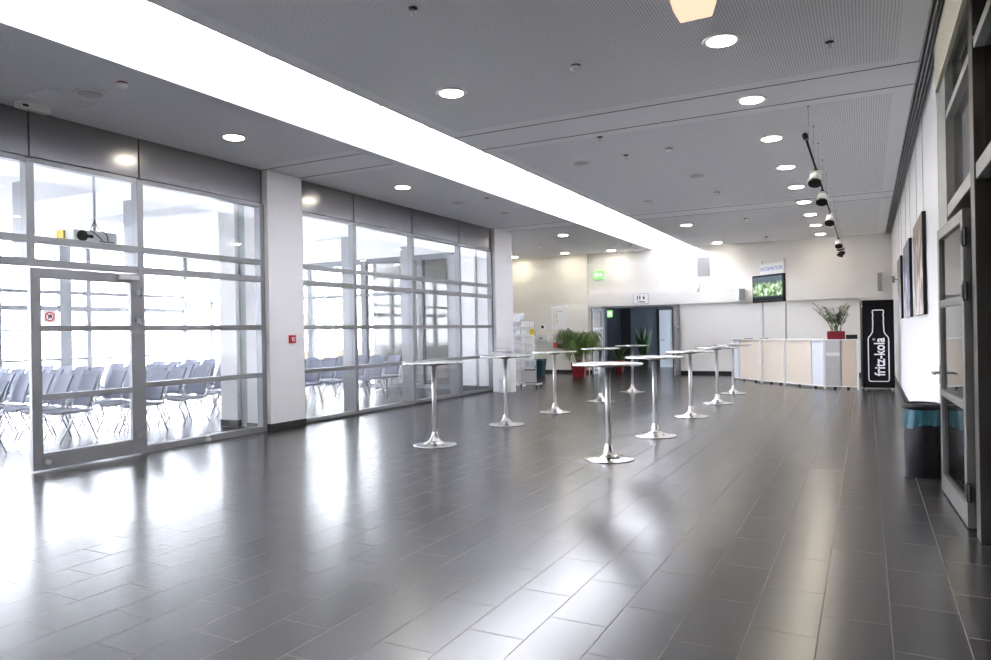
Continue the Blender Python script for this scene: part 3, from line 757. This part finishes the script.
# ------------------------------------------------------------------ far doorway
dk = struct(empty('door_2', (DL, YB+.05, 0)))
W = DR-DL
bx(0, .06, -.05, .05, 0, DH).box(W-.06, W, -.05, .05, 0, DH).box(.06, W-.06, -.05, .05, DH-.06, DH).build('door_frame', M['frame'], dk)
def swing(x, rz, w, nm, hside):
    d = struct(empty(nm, (x, YB-.03, 0), rz))
    f, g = leaf_mesh(w, 2.2, .05, .09, .1, .12, [(1.5, 1.57)])
    f.build('door_frame', M['frame'], d); g.build('glazing', M['glass'], d)
    s = MB().cyl((w-.05, -.07, 1.05), (w-.17, -.07, 1.05), .011, n=8).cyl((w-.05, 0, 1.05), (w-.05, -.075, 1.05), .011, n=8)
    s.box(w-.065, w-.035, -.03, -.02, .95, 1.12)
    s.build('door_handle', M['chrome'], d)
swing(DL+.02, R(-95), .8, 'door_3', 1)
swing(DR-.03, R(272), .8, 'door_4', -1)
# corridor
struct(bx(-9.35, -9.2, YB+.15, 27.35, 0, 2.8).box(-5.2, -5.05, YB+.15, 25.2, 0, 2.8).box(-5.2, -5.05, 25.2, 27.2, 2.3, 2.8).build('wall_corridor', M['dim']))
struct(bx(-9.2, -7.1, 27.2, 27.35, 0, 2.8).box(-6.58, -5.05, 27.2, 27.35, 0, 2.8).box(-7.1, -6.58, 27.2, 27.35, 2.2, 2.8).build('wall_corridor', M['dim']))
struct(bx(-9.35, -5.05, YB+.15, 27.35, 2.5, 2.62).build('ceiling', M['dim']))
struct(bx(-8.62, -8.22, 27.14, 27.2, 0, 2.3).build('door_5', M['dimdark']))
ds = struct(empty('door_6', (-7.1, 27.24, 0), R(0)))
bx(0, .5, -.03, .03, 0, 2.2).build('door_leaf', M['blueglass'], ds); bx(-.1, 0, -.07, .02, 0, 2.25).box(.5, .58, -.07, .02, 0, 2.25).build('door_frame', M['dimdark'], ds)
MB().cyl((.06, -.03, 1.05), (.06, -.08, 1.05), .012, n=8).cyl((.06, -.08, 1.05), (.2, -.08, 1.05), .012, n=8).build('door_handle', M['dark'], ds)
cl_ = tag(empty('downlight', (-6.9, 25.0, 2.5)), 'small round light in the low ceiling of the dark corridor', 'ceiling light')
MB().lathe([(.10, .003), (.11, -.006), (.09, -.012)], n=24, caps=False).build('ring', M['alu'], cl_)
MB().lathe([(.088, -.002), (.08, -.012), (.02, -.014)], n=24).build('diffuser', emis('corridor_glow', (.75, .85, 1), 3), cl_)
ex2 = tag(empty('exit_sign', (-8.15, 24.4, 2.05), R(0)), 'small yellow-green exit sign inside the dark corridor', 'exit sign')
bx(-.08, .1, -.05, 0, -.12, .12).build('panel', M['exit'], ex2)
bx(-.02, .06, -.054, -.05, -.05, .05).build('symbol', M['exitwhite'], ex2)

cw = struct(empty('window_8', (-5.12, 25.3, 0)))  # unseen window, added to let bluish daylight into the corridor
bx(-.03, .03, 0, .07, 0, 2.3).box(-.03, .03, .86, .94, 0, 2.3).box(-.03, .03, 1.73, 1.8, 0, 2.3).box(-.03, .03, .07, 1.73, 2.22, 2.3).box(-.03, .03, .07, 1.73, 0, .08).build('frame', M['frame'], cw)
bx(-.006, .006, .07, 1.73, .08, 2.22).build('glazing', M['dglass'], cw)
# ------------------------------------------------------------------ plants
def ribbon(b, p, d, L, w, droop, seg=6, mat_=None):
    i = b.mi(mat_); q = Vector(p); d = Vector(d).normalized(); prev = None
    for k in range(seg+1):
        v = k/seg; side = d.cross(Vector((0, 0, 1)))
        side = side.normalized() if side.length > 1e-3 else Vector((1, 0, 0))
        ww = w*math.sin(math.pi*min(1, .12+v*.88))
        a, c = b.bm.verts.new(q-side*ww), b.bm.verts.new(q+side*ww)
        if prev: f = b.bm.faces.new((prev[0], prev[1], c, a)); f.material_index = i; f.smooth = True
        prev = (a, c); q = q+d*L/seg; d = (d+Vector((0, 0, -droop/seg))).normalized()
def pot_square(t, w0, w1, h, m):
    s = MB(); q = []
    for z, w in ((0, w0), (h, w1), (h, w1-.03), (h-.05, w1-.035)):
        q.append([s.bm.verts.new((sx*w, sy*w, z)) for sx, sy in ((-1, -1), (1, -1), (1, 1), (-1, 1))])
    for A, B in zip(q, q[1:]):
        for k in range(4): s.bm.faces.new((A[k], A[(k+1) % 4], B[(k+1) % 4], B[k]))
    s.bm.faces.new(q[0][::-1]); s.build('pot', m, t, bevel=.006)
    bx(-w1+.036, w1-.036, -w1+.036, w1-.036, h-.07, h-.045).build('soil', M['bark'], t)
bp = tag(empty('potted_plant', (-8.12, 21.2, 0), R(8)), 'bushy potted plant with long drooping leaves in a red pot beside the doorway', 'plant')
pot_square(bp, .17, .23, .46, M['redpot'])
st_, fo = MB(), MB()
for cx, cz, cnt, sp2 in ((-.30, 1.33, 11, .17), (.24, 1.26, 11, .19), (-.02, 1.0, 6, .2)):
    st_.tube([(cx*.1, 0, .4), (cx*.5, .02, .75), (cx, 0, cz-.1)], [.035, .025, .018], 8)
    for h in range(cnt):
        hx, hy, hz = cx+random.uniform(-sp2, sp2), random.uniform(-sp2, sp2)*.8, cz+random.uniform(-.3, .15)
        st_.tube([(cx, 0, cz-.2), (hx, hy, hz)], [.012, .006], 5)
        for k in range(44):
            a = random.uniform(0, 2*math.pi); e = random.uniform(-.2, 1.1)
            ribbon(fo, (hx, hy, hz), (math.cos(a)*math.cos(e), math.sin(a)*math.cos(e), math.sin(e)), random.uniform(.35, .62), .014, random.uniform(2.2, 4.5), 6, M['leaf'] if random.random() < .55 else M['leaf2'])
st_.build('stem', M['bark'], bp); fo.build('foliage', None, bp)
cp = tag(empty('potted_plant', (-7.7, 24.0, 0)), 'smaller plant in a red pot standing inside the dark corridor', 'plant')
pot_square(cp, .11, .15, .42, M['redpot'])
fo = MB()
for k in range(70):
    a = random.uniform(0, 6.28); e = random.uniform(.5, 1.4)
    ribbon(fo, (0, 0, .38), (math.cos(a)*math.cos(e), math.sin(a)*math.cos(e), math.sin(e)), random.uniform(.35, .75), .022, random.uniform(.8, 2), 6)
fo.build('foliage', M['leaf'], cp)
dp = tag(empty('potted_plant', (-7.5, 26.5, 0)), 'tall dark potted plant in the middle of the dark corridor', 'plant')
pot_square(dp, .16, .2, .45, M['dimdark'])
fo = MB()
for k in range(60):
    a = random.uniform(0, 6.28); e = random.uniform(1.1, 1.5)
    ribbon(fo, (random.uniform(-.1, .1), random.uniform(-.1, .1), .4), (math.cos(a)*math.cos(e), math.sin(a)*math.cos(e), math.sin(e)), random.uniform(.6, 1.3), .045, .3, 6)
fo.build('foliage', M['darkleaf'], dp)

# ------------------------------------------------------------------ information counter
PTS = [(-3.40, 21.0), (-2.50, 19.95), (-1.87, 19.38), (-.90, 18.42), (-.20, 18.38)]
ic = tag(empty('information_counter', (0, 0, 0)), 'long pale wood information counter with white top before the end wall', 'counter')
HT = 1.17
def seg_T(a, b):
    a, b = Vector((*a, 0)), Vector((*b, 0)); ang = math.atan2(b.y-a.y, b.x-a.x)
    return Matrix.Translation(a) @ Matrix.Rotation(ang, 4, 'Z'), (b-a).length
def panel(a, b, u0, u1, m, name, z0=.08, z1=HT-.03):
    T, L = seg_T(a, b); return MB().box(u0*L, u1*L, .01, .035, z0, z1, None, T).build(name, M[m], ic)
panel(PTS[0], PTS[1], .0, .22, 'blueglass', 'front_panel'); panel(PTS[0], PTS[1], .24, .985, 'maple', 'front_panel')
panel(PTS[1], PTS[2], .02, .98, 'maple', 'front_panel'); panel(PTS[2], PTS[3], .02, .68, 'maple', 'front_panel')
panel(PTS[2], PTS[3], .70, .96, 'blueglass', 'front_panel')
panel(PTS[3], PTS[4], .02, .48, 'alu', 'glass_panel'); panel(PTS[3], PTS[4], .52, .96, 'maple2', 'front_panel')
T, L = seg_T(PTS[3], PTS[4]); MB().box(.05*L, .47*L, -.002, .008, .78, .86, None, T).build('drawer_rail', M['white'], ic)
top = MB(); back = MB(); fr = MB()
for a, b in zip(PTS, PTS[1:]):
    T, L = seg_T(a, b); top.box(-.01, L+.01, -.04, .5, HT-.028, HT, None, T); back.box(.02, L-.02, .40, .42, .08, HT-.03, None, T)
    fr.box(0, L, .0, .035, .055, .08, None, T)
top.build('countertop', M['counter'], ic, bevel=.004); back.build('back_panel', M['offwhite'], ic); fr.build('plinth_rail', M['white'], ic)
for i, p in enumerate(PTS):
    bx(p[0]-.022, p[0]+.022, p[1]-.03, p[1]+.015, .0, HT-.028).build('post', M['white'], ic)
for a, b in zip(PTS, PTS[1:]):
    T, L = seg_T(a, b)
    for u in (.3, .7): MB().cyl(T @ Vector((u*L, .1, 0)), T @ Vector((u*L, .1, .08)), .03, n=12).build('foot', M['dark'], ic)
s = MB()
for (x, y) in ((-2.9, 20.55), (-2.45, 20.05)): s.box(x-.1, x+.1, y-.02, y+.18, HT, HT+.012)
tag(s.build('leaflets', M['dark']), 'dark leaflets lying on the left end of the counter top', 'leaflets')
dt = tag(bx(-.44, -.20, 18.60, 18.80, HT, HT+.10).build('card_terminal', M['dark'], bevel=.01), 'flat black device on the counter between the red pot and fridge', 'device')

# tv stand: two posts rising behind the counter, screen, sign
T, L = seg_T(PTS[1], PTS[2])
tv = tag(empty('information_screen', T @ Vector((0, .02, 0)), math.atan2(PTS[2][1]-PTS[1][1], PTS[2][0]-PTS[1][0])), 'flat screen on two posts above the counter under an information sign', 'screen')
for u in (.02, L): bx(u-.022, u+.022, .03, .06, HT, 3.24).build('post', M['alu'], tv)
sc0 = MB(); sc0.box(-.22, L+.07, -.08, 0, 2.13, 2.85).build('housing', M['dark'], tv, bevel=.006)
mp = bx(-(L+.22)/2, (L+.22)/2, -.004, 0, -.3, .3).build('display', M['screen'], tv, loc=((L-.15)/2, -.081, 2.50))
bx(.0, L-.01, -.012, .02, 2.86, 3.14).build('sign_board', M['paper'], tv)
text('sign_lettering', 'INFORMATION', .15, M['bluetext'], tv, (L/2, -.015, 3.0), (R(90), 0, 0), xs=.78)
bx(L/2-.1, L/2+.1, 0, .05, 2.3, 2.8).build('mounting_bracket', M['dark'], tv)

# zz plant on the counter
zp = tag(empty('potted_plant', (-.63, 18.60, HT), R(3)), 'airy plant with upright leafy stems in a wide red pot on the counter', 'plant')
bx(-.21, .17, -.11, .11, 0, .19).build('pot', M['redpot'], zp, bevel=.01)
st_, fo = MB(), MB()
for k in range(19):
    u = k/18; H_ = random.uniform(.40, .62) if k % 3 else random.uniform(.6, .74)
    dx = -.44+u*.76+random.uniform(-.05, .05); dy = random.uniform(-.2, .2)
    P = [Vector((random.uniform(-.13, .1), random.uniform(-.06, .06), .16))]
    for j in range(1, 7):
        v = j/6; P.append(P[0]+Vector((dx*v**1.6, dy*v**1.6, H_*v)))
    st_.tube(P, .006, 5)
    for j in range(9):
        v = .38+.6*j/9; i0 = min(5, int(v*6)); q = P[i0].lerp(P[i0+1], v*6-i0)
        for s_ in (-1, 1):
            d = Vector((s_*random.uniform(.5, 1), random.uniform(-.5, .5), random.uniform(.2, .9)))
            ribbon(fo, q, d, random.uniform(.08, .13), .032, .5, 3, M['leaf'] if random.random() < .6 else M['leaf2'])
st_.build('stem', M['leaf'], zp); fo.build('foliage', None, zp)

# ------------------------------------------------------------------ black fridge with bottle outline
fg = tag(empty('drinks_fridge', (.225, 18.42, 0), R(5)), 'tall black drinks fridge with a white bottle outline at the counter end', 'fridge')
bx(-.32, .32, .0, .55, .05, 2.06).build('cabinet', M['fridge'], fg, bevel=.008)
bx(-.32, .32, -.03, -.002, .06, 2.06).build('door', M['fridge'], fg, bevel=.006)
for x in (-.27, .27):
    for y in (.06, .5): MB().cyl((x, y, 0), (x, y, .06), .025, n=12).build('foot', M['alu'], fg)
bx(-.325, -.32, -.032, .05, 1.9, 1.95).build('door_hinge', M['alu'], fg)
half = [(0, 1.87), (.085, 1.87), (.105, 1.855), (.105, 1.80), (.095, 1.78), (.105, 1.70), (.10, 1.62), (.11, 1.42), (.13, 1.37), (.185, 1.30), (.195, 1.26), (.195, .42), (.18, .385), (.15, .375), (0, .375)]
half = [(x*1.06, .20+(z-.375)*1.09) for x, z in half]
pl_ = [(x, z) for x, z in half]+[(-x, z) for x, z in half[::-1][1:]]
s = MB()
def strip(P, w, y):
    n = len(P)
    for k in range(n-1):
        a, b = Vector((P[k][0], 0, P[k][1])), Vector((P[k+1][0], 0, P[k+1][1])); d = (b-a).normalized()*w*.5; nn = Vector((-d.z, 0, d.x))
        a2, b2 = a-d*.6, b+d*.6
        s.poly([(p.x, y, p.z) for p in (a2-nn, b2-nn, b2+nn, a2+nn)])
strip(pl_, .022, -.0325)
dr = [o for o in fg.children if o.name.startswith('door')][0]
s.build('bottle_outline', M['whitetext'], dr)
text('lettering', 'fritz-kola', .30, M['whitetext'], dr, (.03, -.034, .76), (R(90), R(-90), 0), depth=.001, xs=.80, bold=.006)
text('registered_mark', '®', .07, M['whitetext'], dr, (-.09, -.034, 1.16), (R(90), R(-90), 0), depth=.001)

# ------------------------------------------------------------------ bins, pedestal, rack
bn = tag(empty('waste_bin', (.465, 8.12, 0)), 'tall round black waste bin with teal bag beside the open right door', 'waste bin')
MB().lathe([(.152, 0), (.158, .01), (.158, .70), (.15, .705)], n=48).build('body', M['matteblack'], bn)
s = MB(); n = 60; rs = []
for j in range(7):
    v = j/6; row = []
    for k in range(n):
        a = 2*math.pi*k/n; dip = .19+.02*math.sin(a*2+.6)+.008*math.sin(5*a)
        z = .69-dip*v*1.0; r = .161+.008*math.sin(9*a+v*3)*v+.006*math.sin(17*a+5*v)*v+.006*v
        row.append(s.bm.verts.new((r*math.cos(a), r*math.sin(a), z)))
    rs.append(row)
for A, B in zip(rs, rs[1:]):
    for k in range(n): f = s.bm.faces.new((A[k], A[(k+1) % n], B[(k+1) % n], B[k])); f.smooth = True
s.build('bin_bag', M['teal'], bn)
MB().lathe([(.165, .665), (.172, .67), (.172, .715), (.15, .722), (.148, .69)], n=48, caps=False).build('rim', M['matteblack'], bn)
MB().lathe([(.149, .69), (.149, .7), (.02, .7)], n=32).build('lid', M['matteblack'], bn)
b2 = tag(empty('waste_bin', (-9.55, 21.3, 0)), 'dark teal waste bin with lid against the cream end wall', 'waste bin')
s = MB(); q = []
for z, w in ((0, .13), (.52, .18)): q.append([s.bm.verts.new((sx*w, sy*w, z)) for sx, sy in ((-1, -1), (1, -1), (1, 1), (-1, 1))])
for k in range(4): s.bm.faces.new((q[0][k], q[0][(k+1) % 4], q[1][(k+1) % 4], q[1][k]))
s.bm.faces.new(q[0][::-1]); s.bm.faces.new(q[1]); s.build('body', M['teal_bin'], b2, bevel=.01)
bx(-.19, .19, -.19, .19, .521, .57).build('lid', M['teal'], b2, bevel=.015)

pd = tag(empty('pedestal', (-7.98, 15.75, 0)), 'white box pedestal before the second white column', 'pedestal')
bx(-.25, .25, -.22, .06, .0, .96).build('body', M['cool_wall'], pd, bevel=.004); bx(-.27, .27, -.24, .08, .96, .985).build('pedestal_top', M['offwhite'], pd, bevel=.003)
pr = tag(empty('printer', (-8.0, 15.67, .985)), 'low rounded white device lying on the white pedestal', 'device')
bx(-.2, .2, -.12, .12, 0, .07).build('body', M['offwhite'], pr, bevel=.03)
bx(-.17, .17, -.1, .08, .07, .085).build('cover', M['grey'], pr, bevel=.004)
gb = tag(empty('box', (-7.90, 15.38, 0)), 'small upright grey box on the floor before the white pedestal', 'box')
bx(-.07, .07, -.06, .06, 0, .3).build('body', M['offwhite'], gb, bevel=.006); bx(-.075, .075, -.065, .065, .3, .315).build('lid', M['offwhite'], gb)

rk = tag(empty('brochure_rack', (-7.93, 16.98, 0), R(8)), 'tall white wheeled brochure rack full of leaflets behind the second column', 'brochure rack')
s = MB()
for x in (-.2, .2): s.box(x-.012, x+.012, -.012, .012, .12, 1.78)
s.box(-.2, .2, -.01, .01, 1.765, 1.79).box(-.2, .2, -.005, .005, .14, .45)
s.build('frame', M['alu'], rk)
s = MB(); s.box(-.36, .36, -.02, .02, .08, .11).box(-.3, -.26, -.25, .25, .08, .11).box(.26, .3, -.25, .25, .08, .11); s.build('base', M['alu'], rk)
for x in (-.28, .28):
    for y in (-.22, .22): MB().cyl((x-.012, y, .04), (x+.012, y, .04), .038, n=14).cyl((x, y, .04), (x, y, .08), .01, n=6).build('wheel', M['dark'], rk)
for k in range(6):
    z = .5+k*.21
    sh = MB().box(-.19, .19, -.14, -.02, z, z+.012).box(-.19, .19, -.15, -.14, z, z+.05).build('shelf', M['white'], rk)
    for j in range(3):
        w = .055; x = -.125+.125*j
        pm = random.choice(['paper', 'paper', 'paper', 'paper', 'paperblue']) if (k, j) != (4, 2) else 'paperyellow'
        T = Matrix.Translation((x, -.08-.02*(k % 2), z+.016)) @ Matrix.Rotation(R(-18), 4, 'X') @ Matrix.Rotation(R(random.uniform(-9, 9)), 4, 'Y')
        MB().box(-w, w, -.02, .005, 0, random.uniform(.16, .2), None, T).build('leaflet_stack', M[pm], sh)
rk2 = tag(empty('leaflet_stand', (-8.47, 17.4, 0), R(8)), 'narrow white leaflet stand close to the column, taller than its neighbour rack', 'leaflet stand')
bx(-.19, .19, 0, .02, .02, 1.98).build('back_panel', M['paper'], rk2); bx(-.2, .2, -.15, .15, 0, .02).build('base', M['offwhite'], rk2)
for k in range(8):
    z = .45+k*.185
    T = Matrix.Translation((0, -.06, z)) @ Matrix.Rotation(R(-15), 4, 'X')
    p_ = MB().box(-.17, .17, -.03, .0, 0, .05, None, T).build('pocket', M['white'], rk2)
    for x in (-.085, .085): MB().box(x-.07, x+.07, -.02, -.005, .02, random.uniform(.13, .16), None, T).build('leaflet', M[random.choice(['paper', 'paperblue', 'paper', 'offwhite'])], p_)

# ------------------------------------------------------------------ right side entrance
re_ = struct(empty('window_6', (XR+.04, 0, 0)))
f = MB()
bx(-.035, .08, 7.66, 8.42, 0, ZC).build('end_panel', M['lframe'], re_)
pf = MB()
for y, w in ((5.86, .20), (4.4, .09), (2.9, .09), (1.4, .09), (-.1, .09), (-1.6, .09), (-3.1, .09), (-4.6, .09), (-6.1, .09)): pf.box(-.04, .085, y-w/2, y+w/2, 0, ZC)
f.box(-.03, .075, YN, 7.66, 2.47, 2.58).box(-.03, .075, YN, 7.66, 3.36, 3.43).box(-.03, .075, YN, 7.66, ZC-.2, ZC)
f.build('frame', M['lframe'], re_, bevel=.004); pf.build('post', M['dframe'], re_, bevel=.004)
f = MB()
for a, b in ((5.97, 7.65), (4.46, 5.75), (2.96, 4.34), (1.46, 2.84), (-.04, 1.34)):
    for z0, z1 in ((2.585, 3.355), (3.435, ZC-.205)):
        f.box(.045, .07, a, a+.04, z0, z1).box(.045, .07, b-.04, b, z0, z1).box(.045, .07, a, b, z0, z0+.03).box(.045, .07, a, b, z1-.03, z1)
f.build('inner_frame', M['dframe'], re_)
g = MB(); g.box(.03, .04, YN, 7.66, 2.58, 3.36).box(.03, .04, YN, 7.66, 3.43, ZC-.2).box(.03, .04, YN, 4.4, 0, 2.47); g.build('glazing', M['dglass'], re_)
struct(bx(XR+.06, XR+.14, 5.96, 6.03, 0, 2.47).box(XR+.06, XR+.14, 7.58, 7.65, 0, 2.47).build('trim_4', M['dframe']))
d7 = struct(empty('door_7', (.652, 6.13, 0), math.atan2(1.36, -.052)))
f, g = leaf_mesh(1.37, 2.33, .055, .10, .09, .17, [(.86, .92), (1.64, 1.70)])
f.build('door_frame', M['rleaf'], d7, bevel=.004); g.build('glazing', M['dglass'], d7)
s = MB().cyl((1.32, .02, 1.06), (1.32, .09, 1.06), .012, n=10).cyl((1.33, .085, 1.06), (1.18, .085, 1.06), .011, n=10).cyl((1.32, -.02, 1.06), (1.32, -.08, 1.06), .012, n=10)
s.box(1.30, 1.34, .027, .034, .96, 1.12); s.build('door_handle', M['chrome'], d7)
for z in (.28, 1.73, 2.12): MB().cyl((-.035, .02, z-.07), (-.035, .02, z+.07), .018, n=12).box(-.1, -.035, .012, .028, z-.06, z+.06).box(-.035, .02, .03, .04, z-.05, z+.05).build('hinge', M['dark'], d7)
# beige beam board above the entrance
tag(bx(.585, .615, 5.0, 7.6, 3.60, 4.02).box(.615, .66, 5.3, 5.36, 3.8, 3.85).box(.615, .66, 7.2, 7.26, 3.8, 3.85).build('beam_board', M['beige']), 'long beige board mounted high above the right entrance glazing', 'board')
# vestibule shell behind
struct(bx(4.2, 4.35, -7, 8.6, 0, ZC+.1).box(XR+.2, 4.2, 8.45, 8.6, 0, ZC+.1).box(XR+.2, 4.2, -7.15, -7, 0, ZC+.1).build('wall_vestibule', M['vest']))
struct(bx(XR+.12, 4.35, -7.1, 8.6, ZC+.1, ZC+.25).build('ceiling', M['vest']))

# ------------------------------------------------------------------ daylight
w = bpy.data.worlds.new('sky'); sc.world = w; w.use_nodes = True
bg = w.node_tree.nodes['Background']; bg.inputs[0].default_value = (.91, .93, 1.0, 1); bg.inputs[1].default_value = 8.0

# ------------------------------------------------------------------ camera
F = 708.8; yaw, pitch, roll = R(27.65), R(.10), R(1.016)
cy, sy = math.cos(yaw), math.sin(yaw)
fw = Vector((-sy*math.cos(pitch), cy*math.cos(pitch), math.sin(pitch))); rt = Vector((cy, sy, 0)); up = rt.cross(fw)
c_, s_ = math.cos(roll), math.sin(roll)
rt, up = c_*rt-s_*up, s_*rt+c_*up
cam = bpy.data.cameras.new('camera'); co = bpy.data.objects.new('camera', cam); C.objects.link(co)
mw = Matrix((rt, up, -fw)).transposed().to_4x4(); mw.translation = Vector((0, 0, 1.5)); co.matrix_world = mw
cam.sensor_width = 36; cam.lens = F/991*36; cam.clip_start = .05; cam.clip_end = 300
sc.camera = co
sc.view_settings.view_transform = 'Standard'; sc.view_settings.look = 'None'; sc.view_settings.gamma = 1
sc.view_settings.use_curve_mapping = False; sc.view_settings.exposure = 2.85
sc.cycles.use_denoising = True
sc.cycles.max_bounces = 10; sc.cycles.diffuse_bounces = 5; sc.cycles.transparent_max_bounces = 24; sc.cycles.glossy_bounces = 5
sc.cycles.sample_clamp_indirect = 12
